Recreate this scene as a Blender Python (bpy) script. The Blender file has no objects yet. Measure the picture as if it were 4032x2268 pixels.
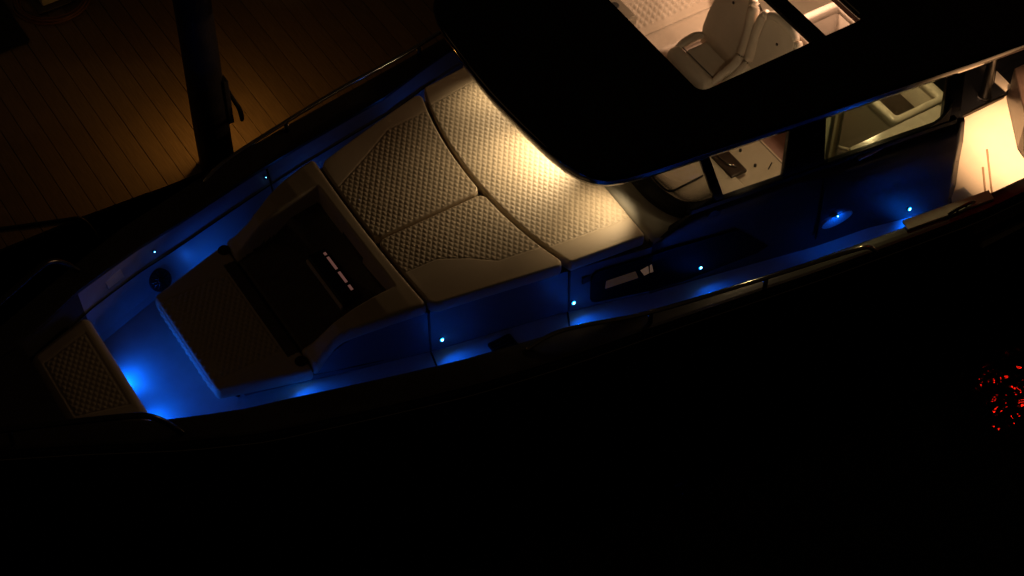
import bpy, bmesh, math, random
import numpy as np
from mathutils import Vector, Matrix

random.seed(7)
S = bpy.context.scene
COL = S.collection

# ------------------------------------------------------------------ camera
cam_d = bpy.data.cameras.new("camera")
cam_d.sensor_width = 36.0
cam_d.lens = 36.0 * 7800 / 4032
cam_d.clip_start = 0.1
cam_d.clip_end = 600
cam = bpy.data.objects.new("camera", cam_d)
COL.objects.link(cam)
cam.location = (-6.0865, -10.355, 13.2848)
cam.rotation_euler = (math.radians(90 - 49.5), 0, math.radians(-32.0))
S.camera = cam

# ------------------------------------------------------------------ world: a night sky, faint warm town glow
wd = bpy.data.worlds.new("World")
S.world = wd
wd.use_nodes = True
bgn = wd.node_tree.nodes["Background"]
bgn.inputs[0].default_value = (1.0, 0.60, 0.30, 1)
bgn.inputs[1].default_value = 0.0042
# weak warm sun lamp added as directional fill, so the quilting shows
sun_d = bpy.data.lights.new("fill_sun", 'SUN')
sun_d.energy = 0.019
sun_d.angle = math.radians(25)
sun_d.color = (1.0, 0.58, 0.25)
sun_o = bpy.data.objects.new("fill_sun", sun_d)
COL.objects.link(sun_o)
sun_o.rotation_euler = Vector((0.6, -0.62, -0.50)).to_track_quat('-Z', 'Y').to_euler()

S.view_settings.view_transform = 'Standard'
S.view_settings.look = 'None'
S.view_settings.exposure = 0
S.view_settings.gamma = 1
S.view_settings.use_curve_mapping = False
S.render.engine = 'CYCLES'
S.cycles.use_denoising = True
S.cycles.sample_clamp_indirect = 4.0
S.cycles.max_bounces = 8
S.cycles.transparent_max_bounces = 16


# ------------------------------------------------------------------ materials
def mat(name, col, rough=0.5, metal=0.0, spec=0.5, coat=0.0, bump=0.0, bscale=60.0, var=0.0, vscale=4.0, sheen=0.0):
    m = bpy.data.materials.new(name)
    m.use_nodes = True
    nt = m.node_tree
    b = nt.nodes["Principled BSDF"]
    b.inputs["Base Color"].default_value = (*col, 1)
    b.inputs["Roughness"].default_value = rough
    b.inputs["Metallic"].default_value = metal
    b.inputs["Specular IOR Level"].default_value = spec
    b.inputs["Coat Weight"].default_value = coat
    b.inputs["Sheen Weight"].default_value = sheen
    tc = nt.nodes.new("ShaderNodeTexCoord")
    if var > 0:
        n = nt.nodes.new("ShaderNodeTexNoise")
        n.inputs["Scale"].default_value = vscale
        n.inputs["Detail"].default_value = 6
        nt.links.new(tc.outputs["Object"], n.inputs["Vector"])
        mr = nt.nodes.new("ShaderNodeMapRange")
        mr.inputs[1].default_value = 0.3
        mr.inputs[2].default_value = 0.7
        mr.inputs[3].default_value = 1 - var
        mr.inputs[4].default_value = 1 + var
        nt.links.new(n.outputs[0], mr.inputs[0])
        mx = nt.nodes.new("ShaderNodeVectorMath")
        mx.operation = 'SCALE'
        mx.inputs[0].default_value = col
        nt.links.new(mr.outputs[0], mx.inputs["Scale"])
        nt.links.new(mx.outputs[0], b.inputs["Base Color"])
    if bump > 0:
        n2 = nt.nodes.new("ShaderNodeTexNoise")
        n2.inputs["Scale"].default_value = bscale
        n2.inputs["Detail"].default_value = 4
        nt.links.new(tc.outputs["Object"], n2.inputs["Vector"])
        bp = nt.nodes.new("ShaderNodeBump")
        bp.inputs["Strength"].default_value = bump
        bp.inputs["Distance"].default_value = 0.01
        nt.links.new(n2.outputs[0], bp.inputs["Height"])
        nt.links.new(bp.outputs[0], b.inputs["Normal"])
    return m


def emit(name, col, strength):
    m = bpy.data.materials.new(name)
    m.use_nodes = True
    nt = m.node_tree
    b = nt.nodes["Principled BSDF"]
    b.inputs["Base Color"].default_value = (0.02, 0.02, 0.02, 1)
    b.inputs["Emission Color"].default_value = (*col, 1)
    b.inputs["Emission Strength"].default_value = strength
    return m


def glass(name, tint, gloss=0.06):
    m = bpy.data.materials.new(name)
    m.use_nodes = True
    nt = m.node_tree
    nt.nodes.remove(nt.nodes["Principled BSDF"])
    out = nt.nodes["Material Output"]
    tr = nt.nodes.new("ShaderNodeBsdfTransparent")
    tr.inputs[0].default_value = (*tint, 1)
    gl = nt.nodes.new("ShaderNodeBsdfGlossy")
    gl.inputs["Roughness"].default_value = 0.02
    lw = nt.nodes.new("ShaderNodeLayerWeight")
    lw.inputs[0].default_value = 0.5
    pw_ = nt.nodes.new("ShaderNodeMath")
    pw_.operation = 'POWER'
    pw_.inputs[1].default_value = 4.0
    nt.links.new(lw.outputs["Facing"], pw_.inputs[0])
    fr = nt.nodes.new("ShaderNodeMath")
    fr.operation = 'MULTIPLY_ADD'
    fr.inputs[1].default_value = 0.9
    fr.inputs[2].default_value = 0.03
    nt.links.new(pw_.outputs[0], fr.inputs[0])
    mx = nt.nodes.new("ShaderNodeMixShader")
    nt.links.new(fr.outputs[0], mx.inputs[0])
    nt.links.new(tr.outputs[0], mx.inputs[1])
    nt.links.new(gl.outputs[0], mx.inputs[2])
    nt.links.new(mx.outputs[0], out.inputs[0])
    return m


CREAM = mat("cream_vinyl", (0.60, 0.50, 0.36), 0.5, bump=0.15, bscale=220, var=0.04, vscale=3)
CREAM_IN = mat("ivory_leather", (0.72, 0.62, 0.51), 0.45, bump=0.12, bscale=160, var=0.05, vscale=5)
GEL = mat("white_gelcoat", (0.70, 0.70, 0.70), 0.20, var=0.03, vscale=2)
GELR = mat("matt_gelcoat", (0.66, 0.65, 0.57), 0.6, bump=0.1, bscale=150)
GELI = mat("white_interior_gelcoat", (0.70, 0.62, 0.55), 0.15)
DECKM = mat("side_deck_grey", (0.55, 0.55, 0.55), 0.55, bump=0.25, bscale=300, var=0.06, vscale=8)
HULL = mat("dark_hull_gloss", (0.012, 0.012, 0.014), 0.10)
LINER = mat("grey_liner_gelcoat", (0.40, 0.40, 0.42), 0.35, var=0.05, vscale=3)
WINB = mat("tinted_black_glass", (0.004, 0.004, 0.005), 0.12, spec=0.12)
GELD = mat("grey_gelcoat", (0.17, 0.17, 0.18), 0.18, var=0.05, vscale=3)
CAPM = mat("bulwark_cap_dark", (0.034, 0.030, 0.025), 0.40, var=0.15, vscale=6)
BLACK = mat("black_gloss", (0.008, 0.008, 0.009), 0.14)
ROOFM = mat("roof_black_gloss", (0.006, 0.006, 0.007), 0.06, var=0.2, vscale=3)
BLACKM = mat("black_matt", (0.012, 0.011, 0.011), 0.6)
SIDE = mat("side_panel_gloss", (0.05, 0.05, 0.055), 0.08, spec=0.6)
STEEL = mat("polished_steel", (0.55, 0.52, 0.48), 0.12, metal=1.0)
DSTEEL = mat("dark_steel", (0.10, 0.095, 0.09), 0.25, metal=1.0)
SOLE = mat("dark_wood_sole", (0.16, 0.085, 0.065), 0.4, var=0.2, vscale=9)
DASH = mat("beige_dash", (0.50, 0.43, 0.33), 0.5, bump=0.1, bscale=200)
WORKTOP = mat("dark_worktop", (0.035, 0.022, 0.017), 0.3, var=0.2, vscale=12)
PILE = mat("tarred_pile", (0.022, 0.018, 0.014), 0.75, bump=0.6, bscale=25, var=0.4, vscale=7)
IRON = mat("grey_iron", (0.09, 0.085, 0.08), 0.6, bump=0.3, bscale=60)
HOSE = mat("orange_hose", (0.20, 0.10, 0.04), 0.5)
WHITEP = mat("white_painted_metal", (0.72, 0.70, 0.64), 0.45, var=0.08, vscale=10)
BLUEL = emit("blue_led", (0.0, 0.30, 1.0), 5.0)
BLUEC = emit("blue_led_core", (0.35, 0.78, 1.0), 14.0)
PINKL = emit("lit_cabin_strip", (0.52, 0.22, 0.17), 0.20)
CABL = emit("lit_cabin_window", (0.30, 0.17, 0.10), 0.055)
CABB = emit("lit_cabin_window_bright", (0.46, 0.27, 0.17), 0.14)
REDL = emit("red_lamp", (1.0, 0.012, 0.004), 120.0)
GLASS = glass("green_tint_glass", (0.62, 0.70, 0.58))
GLASSW = glass("windscreen_glass", (0.86, 0.84, 0.79))


def plank_mat():
    m = mat("dock_plank_wood", (0.24, 0.17, 0.10), 0.7)
    nt = m.node_tree
    b = nt.nodes["Principled BSDF"]
    tc = nt.nodes.new("ShaderNodeTexCoord")
    mp = nt.nodes.new("ShaderNodeMapping")
    mp.inputs["Scale"].default_value = (30, 1.6, 30)
    nt.links.new(tc.outputs["Object"], mp.inputs[0])
    n = nt.nodes.new("ShaderNodeTexNoise")
    n.inputs["Scale"].default_value = 3
    n.inputs["Detail"].default_value = 8
    nt.links.new(mp.outputs[0], n.inputs["Vector"])
    oi = nt.nodes.new("ShaderNodeObjectInfo")
    ad = nt.nodes.new("ShaderNodeMath")
    ad.operation = 'MULTIPLY_ADD'
    ad.inputs[1].default_value = 0.26
    nt.links.new(oi.outputs["Random"], ad.inputs[0])
    nt.links.new(n.outputs[0], ad.inputs[2])
    cr = nt.nodes.new("ShaderNodeValToRGB")
    cr.color_ramp.elements[0].position = 0.35
    cr.color_ramp.elements[0].color = (0.17, 0.12, 0.07, 1)
    cr.color_ramp.elements[1].position = 0.95
    cr.color_ramp.elements[1].color = (0.30, 0.22, 0.135, 1)
    nt.links.new(ad.outputs[0], cr.inputs[0])
    nt.links.new(cr.outputs[0], b.inputs["Base Color"])
    bp = nt.nodes.new("ShaderNodeBump")
    bp.inputs["Strength"].default_value = 0.3
    bp.inputs["Distance"].default_value = 0.004
    nt.links.new(n.outputs[0], bp.inputs["Height"])
    nt.links.new(bp.outputs[0], b.inputs["Normal"])
    return m


PLANK = plank_mat()


def water_mat():
    m = mat("night_water", (0.002, 0.004, 0.005), 0.03)
    nt = m.node_tree
    b = nt.nodes["Principled BSDF"]
    b.inputs["IOR"].default_value = 1.33
    tc = nt.nodes.new("ShaderNodeTexCoord")
    n = nt.nodes.new("ShaderNodeTexNoise")
    n.inputs["Scale"].default_value = 3.7
    n.inputs["Detail"].default_value = 2.5
    n.inputs["Roughness"].default_value = 0.55
    nt.links.new(tc.outputs["Object"], n.inputs["Vector"])
    bp = nt.nodes.new("ShaderNodeBump")
    bp.inputs["Strength"].default_value = 1.0
    bp.inputs["Distance"].default_value = 0.0145
    nt.links.new(n.outputs[0], bp.inputs["Height"])
    nt.links.new(bp.outputs[0], b.inputs["Normal"])
    return m


WATER = water_mat()


# ------------------------------------------------------------------ helpers
def interp(pts, x):
    return float(np.interp(x, [p[0] for p in pts], [p[1] for p in pts]))


def link(name, me, material, parent=None, smooth=False):
    o = bpy.data.objects.new(name, me)
    COL.objects.link(o)
    if material is not None:
        me.materials.append(material)
    if smooth:
        me.polygons.foreach_set("use_smooth", [True] * len(me.polygons))
    if parent is not None:
        o.parent = parent
        o.matrix_parent_inverse = Matrix.Translation(-wloc(parent))
    return o


def wloc(o):
    v = Vector((0, 0, 0))
    # all parents here are unrotated; a child mesh is written in scene coordinates
    while o is not None:
        v += o.location
        o = o.parent
    return v if True else v


def thing(name, label, cat, loc=(0, 0, 0), group=None):
    o = bpy.data.objects.new(name, None)
    COL.objects.link(o)
    o.location = loc
    o.empty_display_size = 0.2
    o["label"] = label
    o["category"] = cat
    if group:
        o["group"] = group
    return o


def tag(o, label, cat, group=None):
    o["label"] = label
    o["category"] = cat
    if group:
        o["group"] = group
    return o


def from_bm(name, bm, material, parent=None, smooth=False):
    bmesh.ops.recalc_face_normals(bm, faces=bm.faces)
    me = bpy.data.meshes.new(name)
    bm.to_mesh(me)
    bm.free()
    return link(name, me, material, parent, smooth)


def bm_box(bm, x0, x1, y0, y1, z0, z1, bev=0.0, seg=2):
    vs = [bm.verts.new((x, y, z)) for x in (x0, x1) for y in (y0, y1) for z in (z0, z1)]
    f = [(0, 1, 3, 2), (4, 6, 7, 5), (0, 4, 5, 1), (2, 3, 7, 6), (0, 2, 6, 4), (1, 5, 7, 3)]
    fs = [bm.faces.new([vs[i] for i in q]) for q in f]
    if bev > 0:
        es = list({e for fc in fs for e in fc.edges})
        bmesh.ops.bevel(bm, geom=es, offset=bev, segments=seg, profile=0.5, affect='EDGES')


def box(name, x0, x1, y0, y1, z0, z1, material, parent=None, bev=0.0, seg=2):
    bm = bmesh.new()
    bm_box(bm, x0, x1, y0, y1, z0, z1, bev, seg)
    return from_bm(name, bm, material, parent, smooth=False)


def prism(name, poly, z0, z1, material, parent=None, bev=0.0, seg=2, axis='z', smooth=False):
    """poly: list of 2D points; extruded along axis."""
    bm = bmesh.new()

    def mk(p, h):
        if axis == 'z':
            return (p[0], p[1], h)
        if axis == 'y':
            return (p[0], h, p[1])
        return (h, p[0], p[1])
    lo = [bm.verts.new(mk(p, z0)) for p in poly]
    hi = [bm.verts.new(mk(p, z1)) for p in poly]
    n = len(poly)
    bm.faces.new(lo[::-1])
    top = bm.faces.new(hi)
    for i in range(n):
        bm.faces.new((lo[i], lo[(i + 1) % n], hi[(i + 1) % n], hi[i]))
    if bev > 0:
        es = [e for e in bm.edges if (e.verts[0] in hi and e.verts[1] in hi) or (e.verts[0] in lo and e.verts[1] in lo)]
        bmesh.ops.bevel(bm, geom=es, offset=bev, segments=seg, profile=0.5, affect='EDGES')
    return from_bm(name, bm, material, parent, smooth)


def smooth_path(pts, sub=6):
    """Catmull-Rom through the points."""
    P = [Vector(p) for p in pts]
    out = []
    for i in range(len(P) - 1):
        p0 = P[max(i - 1, 0)]
        p1, p2 = P[i], P[i + 1]
        p3 = P[min(i + 2, len(P) - 1)]
        for k in range(sub):
            t = k / sub
            out.append(0.5 * ((2 * p1) + (-p0 + p2) * t + (2 * p0 - 5 * p1 + 4 * p2 - p3) * t * t + (-p0 + 3 * p1 - 3 * p2 + p3) * t ** 3))
    out.append(P[-1])
    return out


def bm_tube(bm, path, r, n=10, caps=True):
    path = [Vector(p) for p in path]
    rings = []
    up = Vector((0, 0, 1))
    for i, p in enumerate(path):
        a = path[max(i - 1, 0)]
        b = path[min(i + 1, len(path) - 1)]
        t = (b - a).normalized()
        u = up if abs(t.dot(up)) < 0.95 else Vector((1, 0, 0))
        s = t.cross(u).normalized()
        w = s.cross(t).normalized()
        rr = r[i] if isinstance(r, (list, tuple)) else r
        rings.append([bm.verts.new(p + rr * (math.cos(2 * math.pi * k / n) * s + math.sin(2 * math.pi * k / n) * w)) for k in range(n)])
    for a, b in zip(rings, rings[1:]):
        for k in range(n):
            bm.faces.new((a[k], a[(k + 1) % n], b[(k + 1) % n], b[k]))
    if caps:
        bm.faces.new(rings[0][::-1])
        bm.faces.new(rings[-1])


def tube(name, path, r, material, parent=None, n=10, sub=0):
    bm = bmesh.new()
    if sub:
        k0 = len(path)
        path = smooth_path(path, sub)
        if isinstance(r, (list, tuple)):
            r = [float(q) for q in np.interp(np.linspace(0, k0 - 1, len(path)), range(k0), r)]
    bm_tube(bm, path, r, n)
    return from_bm(name, bm, material, parent, smooth=True)


def loft(name, rings, material, parent=None, closed=True, caps=True, smooth=False):
    bm = bmesh.new()
    R = [[bm.verts.new(p) for p in ring] for ring in rings]
    n = len(R[0])
    for a, b in zip(R, R[1:]):
        for k in range(n if closed else n - 1):
            bm.faces.new((a[k], a[(k + 1) % n], b[(k + 1) % n], b[k]))
    if caps and closed:
        bm.faces.new(R[0][::-1])
        bm.faces.new(R[-1])
    return from_bm(name, bm, material, parent, smooth)


def disc_prism(name, c, nrm, r, depth, material, parent=None, n=20, bev=0.0):
    """a short cylinder with its axis along nrm"""
    nrm = Vector(nrm).normalized()
    c = Vector(c)
    a = nrm.orthogonal().normalized()
    b = nrm.cross(a)
    bm = bmesh.new()
    prof = [(0.0, r), (depth - bev, r), (depth, r - bev)] if bev > 0 else [(0.0, r), (depth, r)]
    R = [[bm.verts.new(c + nrm * h + rr * (math.cos(2 * math.pi * k / n) * a + math.sin(2 * math.pi * k / n) * b)) for k in range(n)] for h, rr in prof]
    for p, q in zip(R, R[1:]):
        for k in range(n):
            bm.faces.new((p[k], p[(k + 1) % n], q[(k + 1) % n], q[k]))
    bm.faces.new(R[0][::-1])
    bm.faces.new(R[-1])
    return from_bm(name, bm, material, parent, smooth=False)


def rounded_rect(x0, x1, y0, y1, r, n=5):
    pts = []
    for cx, cy, a0 in ((x1 - r, y1 - r, 0), (x0 + r, y1 - r, 90), (x0 + r, y0 + r, 180), (x1 - r, y0 + r, 270)):
        for k in range(n + 1):
            a = math.radians(a0 + 90 * k / n)
            pts.append((cx + r * math.cos(a), cy + r * math.sin(a)))
    return pts


def frame_ring(name, outer, inner, z0, z1, material, parent=None, bev=0.0):
    """flat ring between two outlines with the same point count"""
    bm = bmesh.new()
    n = len(outer)
    L = {}
    for key, poly, z in (('ob', outer, z0), ('ot', outer, z1), ('ib', inner, z0), ('it', inner, z1)):
        L[key] = [bm.verts.new((p[0], p[1], z)) for p in poly]
    for k in range(n):
        j = (k + 1) % n
        bm.faces.new((L['ob'][k], L['ob'][j], L['ot'][j], L['ot'][k]))
        bm.faces.new((L['ot'][k], L['ot'][j], L['it'][j], L['it'][k]))
        bm.faces.new((L['it'][k], L['it'][j], L['ib'][j], L['ib'][k]))
        bm.faces.new((L['ib'][k], L['ib'][j], L['ob'][j], L['ob'][k]))
    if bev > 0:
        tops = set(L['ot']) | set(L['it'])
        es = [e for e in bm.edges if e.verts[0] in tops and e.verts[1] in tops and
              ((e.verts[0] in L['ot']) == (e.verts[1] in L['ot']))]
        bmesh.ops.bevel(bm, geom=es, offset=bev, segments=3, profile=0.5, affect='EDGES')
    return from_bm(name, bm, material, parent, smooth=bev > 0)


# -------- upholstery: a pad over a four-sided outline with a rolled edge, a quilted field and a skirt
QA, QB = (0.028, 0.0405), (-0.028, 0.0405)      # stitch directions of the diamond quilting


def quilt_height(X, Y, depth):
    det = QA[0] * QB[1] - QA[1] * QB[0]
    p = (X * QB[1] - Y * QB[0]) / det
    q = (-X * QA[1] + Y * QA[0]) / det
    fp = np.abs(p - np.floor(p) - 0.5)
    fq = np.abs(q - np.floor(q) - 0.5)
    pyr = 1 - 2 * np.maximum(fp, fq)
    ip, iq = np.floor(p), np.floor(q)
    jit = np.sin(ip * 12.9898 + iq * 78.233) * 43758.5453
    depth = depth * (1 + .35 * (jit - np.floor(jit) - .5))
    return depth * (np.power(np.clip(pyr, 0, 1), 0.8) - 0.40)


def poly_sd(X, Y, poly):
    """signed distance, positive inside"""
    inside = np.zeros(X.shape, bool)
    dmin = np.full(X.shape, 1e9)
    n = len(poly)
    for i in range(n):
        x1, y1 = poly[i]
        x2, y2 = poly[(i + 1) % n]
        cond = ((y1 > Y) != (y2 > Y))
        with np.errstate(divide='ignore', invalid='ignore'):
            xi = (x2 - x1) * (Y - y1) / ((y2 - y1) if y2 != y1 else 1e-12) + x1
        inside ^= cond & (X < xi)
        dx, dy = x2 - x1, y2 - y1
        t = np.clip(((X - x1) * dx + (Y - y1) * dy) / (dx * dx + dy * dy + 1e-12), 0, 1)
        dmin = np.minimum(dmin, np.hypot(X - (x1 + t * dx), Y - (y1 + t * dy)))
    return np.where(inside, dmin, -dmin)


def pad(name, front, rear, stbd, port, ztop, thick, material, quilt=None, qdepth=0.007, edge=0.035, corner=0.05,
        res=0.0085, parent=None, zfun=None, side_quilt=False, side_mat=None, crown=0.0):
    """front/rear: x as a function of y; stbd/port: y as a function of x."""
    xm = 0.5 * (front(0) + rear(0))
    w = port(xm) - stbd(xm)
    l = rear(0) - front(0)
    nu = max(8, int(l / res))
    nv = max(8, int(w / res))
    u = np.linspace(0, 1, nu + 1)[:, None] * np.ones((1, nv + 1))
    v = np.ones((nu + 1, 1)) * np.linspace(0, 1, nv + 1)[None, :]
    a = np.minimum(u, 1 - u) * l
    b = np.minimum(v, 1 - v) * w
    d = np.minimum(a, b)
    r = corner
    # round the corners
    m = (a < r) & (b < r)
    px, py = np.where(m, r - a, 0), np.where(m, r - b, 0)
    mx = np.maximum(px, py)
    nn = np.hypot(px, py)
    sc = np.where(nn > 1e-9, mx / np.maximum(nn, 1e-9), 1)
    a2 = np.where(m, r - px * sc, a)
    b2 = np.where(m, r - py * sc, b)
    u2 = np.where(u < 0.5, a2 / l, 1 - a2 / l)
    v2 = np.where(v < 0.5, b2 / w, 1 - b2 / w)
    X = np.zeros_like(u)
    Y = np.zeros_like(u)
    vf = np.vectorize(front)
    vr = np.vectorize(rear)
    vs = np.vectorize(stbd)
    vp = np.vectorize(port)
    X[:] = xm
    for _ in range(4):
        ys, yp = vs(X), vp(X)
        Y = ys + (yp - ys) * v2
        xf, xr = vf(Y), vr(Y)
        X = xf + (xr - xf) * u2
    e = edge
    t = np.clip(1 - d / e, 0, 1)
    roll = -e * (1 - np.sqrt(np.clip(1 - t * t, 0, 1)))
    base = ztop if zfun is None else zfun(X, Y)
    Z = base + roll + crown * np.clip(1 - ((u - .5) * 2) ** 2, 0, 1) * np.clip(1 - ((v - .5) * 2) ** 4, 0, 1)
    Z = Z + .0022 * np.sin(X * 7.3 + 1.7 * np.sin(Y * 4.1)) * np.cos(Y * 6.1 + X * 2.2) * np.clip(d / .05, 0, 1)
    if quilt is not None:
        for poly in (quilt if isinstance(quilt[0][0], (list, tuple)) else [quilt]):
            sd = poly_sd(X, Y, poly)
            k = np.clip(sd / 0.010, 0, 1) * np.clip(d / 0.014, 0.2, 1)
            Z = Z + quilt_height(X, Y, qdepth) * k
            Z = Z - 0.005 * np.exp(-(sd / 0.007) ** 2)
    verts = np.stack([X, Y, Z], -1).reshape(-1, 3).tolist()
    idx = lambda i, j: i * (nv + 1) + j
    faces = [(idx(i, j), idx(i + 1, j), idx(i + 1, j + 1), idx(i, j + 1)) for i in range(nu) for j in range(nv)]
    ring = [idx(0, j) for j in range(nv)] + [idx(i, nv) for i in range(nu)] + [idx(nu, j) for j in range(nv, 0, -1)] + [idx(i, 0) for i in range(nu, 0, -1)]
    prev = ring
    cx, cy = float(X.mean()), float(Y.mean())
    steps = 6
    sidx0 = len(faces)
    for s in range(1, steps + 1):
        f = s / steps
        cur = []
        for q in ring:
            x, y, z = verts[q]
            bul = 0.006 * math.sin(math.pi * f) - (0.006 if s == steps else 0)
            dx, dy = x - cx, y - cy
            L = math.hypot(dx, dy) + 1e-9
            verts.append([x + dx / L * bul, y + dy / L * bul, z - (thick - e) * f])
            cur.append(len(verts) - 1)
        n = len(ring)
        for k in range(n):
            faces.append((prev[k], prev[(k + 1) % n], cur[(k + 1) % n], cur[k]))
        prev = cur
    faces.append(tuple(prev))
    me = bpy.data.meshes.new(name)
    me.from_pydata(verts, [], faces)
    me.update()
    o = link(name, me, material, parent, smooth=True)
    return o


# ------------------------------------------------------------------ boat lines (x aft, y to port, z up; side deck at z = 0)
GO = [(-5.75, 0.03), (-5.5, .16), (-5.2, .30), (-4.7, .49), (-4.14, .73), (-3.33, 1.11), (-2.79, 1.32), (-1.86, 1.56), (-1.2, 1.72), (-.38, 1.86), (.8, 2.03), (2.2, 2.25), (3.7, 2.44), (5.5, 2.5), (7.6, 2.5)]
CW = [(-5.75, .02), (-5.2, .15), (-4.6, .22), (-4.05, .29), (-3.75, .28), (-3.45, .255), (-2.6, .31), (-1.2, .30), (-.4, .29), (.1, .28), (.7, .17), (1.5, .14), (7.6, .14)]
ZC = [(-5.75, .78), (-4.6, .66), (-3.5, .54), (-2.6, .47), (-1.5, .42), (-.8, .38), (0, .36), (7.6, .36)]
ZD = [(-6, 0), (.1, 0), (1.3, -.10), (2.7, -.25), (9, -.25)]
ISL = [(-2.8, .50), (-2.2, .66), (-1.9, .75), (-1.05, .97), (.2, 1.215), (.95, 1.3675), (1.59, 1.451), (4.05, 1.771)]
go = lambda x: interp(GO, x)
gi = lambda x: max(0.005, go(x) - interp(CW, x))
zc = lambda x: interp(ZC, x)
zd = lambda x: interp(ZD, x)
isl = lambda x: interp(ISL, x)
yw = lambda x: 1.27 + .13 * (x - .2)

# ================================================================== setting: water
bm = bmesh.new()
q = [bm.verts.new(p) for p in ((-150, -150, -.95), (150, -150, -.95), (150, 150, -.95), (-150, 150, -.95))]
bm.faces.new(q)
wo = from_bm("water", bm, WATER)
wo["kind"] = "structure"

# ================================================================== jetty
ZQ = -.40
jet = thing("jetty", "wooden jetty of dark planks lit orange beside the boat", "jetty", (-1.0, 4.5, ZQ))
EDGE = [(-6.2, 2.50), (-3.66, 2.46), (-3.03, 2.45), (-2.4, 2.41), (-1.89, 2.37), (-1.62, 2.37), (-1.58, 2.62), (-1.32, 2.62), (-1.28, 2.36), (4.5, 2.30)]
pitch = .178
x = -5.9
while x < 4.2:
    x0, x1 = x + .0035, x + pitch - .0035
    # seam lines pass through x = -1.69
    ya, yb = interp(EDGE, x0), interp(EDGE, x1)
    dz = random.uniform(-.002, .002)
    bm = bmesh.new()
    P = [(x0, ya), (x1, yb), (x1, 7.4), (x0, 7.4)]
    lo = [bm.verts.new((p[0], p[1], ZQ - .04 + dz)) for p in P]
    hi = [bm.verts.new((p[0], p[1], ZQ + dz)) for p in P]
    bm.faces.new(lo[::-1])
    bm.faces.new(hi)
    for i in range(4):
        bm.faces.new((lo[i], lo[(i + 1) % 4], hi[(i + 1) % 4], hi[i]))
    from_bm("plank", bm, PLANK, jet)
    x += pitch
for yy in (3.0, 4.6, 6.2):
    box("beam", -5.9, 4.2, yy - .08, yy + .08, ZQ - .28, ZQ - .045, PILE, jet)
for xx in (-4.6, -.6, 3.2):
    disc_prism("stilt", (xx, 4.6, -2.5), (0, 0, 1), .13, 1.82, PILE, jet, n=12)

# ================================================================== mooring pile
pil = thing("mooring_pile", "thick dark mooring pile rising from the jetty edge", "pile", (-1.45, 2.40, -2.0))
rings = []
for k in range(15):
    z = -2.0 + k * 5.4 / 14
    r = .172 - .006 * k / 14
    rings.append([(-1.45 + r * (1 + .025 * math.sin(3 * a + k)) * math.cos(a), 2.40 + r * (1 + .025 * math.sin(3 * a + k)) * math.sin(a), z) for a in [2 * math.pi * j / 20 for j in range(20)]])
loft("shaft", rings, PILE, pil, smooth=True)
rv = Vector((math.cos(math.radians(-32)), math.sin(math.radians(-32)), 0))      # towards the right of the view
c0 = Vector((-1.45, 2.40, 0)) + rv * .17
bm = bmesh.new()
for s in (0,):
    bm_box(bm, c0.x - .02, c0.x + .035, c0.y - .05, c0.y + .05, .16, .70, .01)
from_bm("bracket", bm, IRON, pil)
hk = [c0 + rv * .02 + Vector((0, 0, .66)), c0 + rv * .035 + Vector((0, 0, .56)), c0 + rv * .07 + Vector((0, 0, .44)), c0 + rv * .11 + Vector((0, 0, .33)), c0 + rv * .125 + Vector((0, 0, .23)), c0 + rv * .125 + Vector((0, 0, .17))]
tube("hook", hk, [.012, .016, .020, .024, .024, .020], BLACKM, pil, n=10, sub=0)
disc_prism("top_cap", (-1.45, 2.40, 3.4), (0, 0, 1), .19, .05, IRON, pil)
# the jetty lamp bracketed to the pile, on the walking side
lp = Vector((-1.45, 2.40, 0)) + Vector((.53, .85, 0)) * .21
bm = bmesh.new()
bm_box(bm, lp.x - .04, lp.x + .04, lp.y - .04, lp.y + .04, .17, .25, .012)
from_bm("lamp_housing", bm, IRON, pil)

# ================================================================== shore power pedestal and hose
ped = thing("power_pedestal", "small white shore power pedestal at the top left of the jetty", "pedestal", (-1.86, 5.45, ZQ))
box("body", -1.99, -1.74, 5.33, 5.57, ZQ + .03, ZQ + .95, WHITEP, ped, .02)
box("foot_plate", -2.06, -1.67, 5.26, 5.64, ZQ + .003, ZQ + .028, IRON, ped, .005)
prism("lid", rounded_rect(-2.01, -1.72, 5.31, 5.59, .05), ZQ + .953, ZQ + 1.02, BLACKM, ped, .015)
bm = bmesh.new()
for k, (r, dz) in enumerate([(.33, 0), (.36, .0), (.39, 0), (.345, .028), (.375, .028)]):
    path = [(-1.86 + r * math.cos(a) * (1 + .02 * math.sin(2 * a + k)), 5.42 + r * math.sin(a) * (1 + .02 * math.cos(3 * a + k)), ZQ + .018 + dz) for a in [2 * math.pi * j / 40 for j in range(41)]]
    bm_tube(bm, path, .014, 8, False)
bm_tube(bm, smooth_path([(-1.50, 5.40, ZQ + .02), (-1.46, 5.6, ZQ + .02), (-1.55, 5.8, ZQ + .02), (-1.4, 6.1, ZQ + .02), (-1.2, 6.5, ZQ + .02)]), .014, 8)
hs = from_bm("coiled_hose", bm, HOSE, None, True)
tag(hs, "orange hose coiled on the planks round the white pedestal", "hose")
rp_ = tube("mooring_rope", [(-4.6, 3.3, ZQ + .016), (-3.9, 2.86, ZQ + .016), (-3.56, 2.69, ZQ + .016), (-3.02, 2.48, ZQ + .016), (-2.86, 2.40, ZQ + .01), (-2.78, 2.34, ZQ - .2), (-2.75, 2.32, -.9)], .016, BLACKM, None, n=8, sub=6)
tag(rp_, "dark mooring rope running over the jetty edge at the left", "rope")
matt = prism("rubber_mat", rounded_rect(-2.95, -2.30, 4.93, 5.85, .04), ZQ + .004, ZQ + .02, BLACKM)
tag(matt, "black rubber mat lying on the planks in the top left corner", "mat")

# ================================================================== the boat
boat = thing("motor_boat", "dark motor boat with open bow lounge and blue deck lights", "boat", (0, 0, 0))

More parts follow.
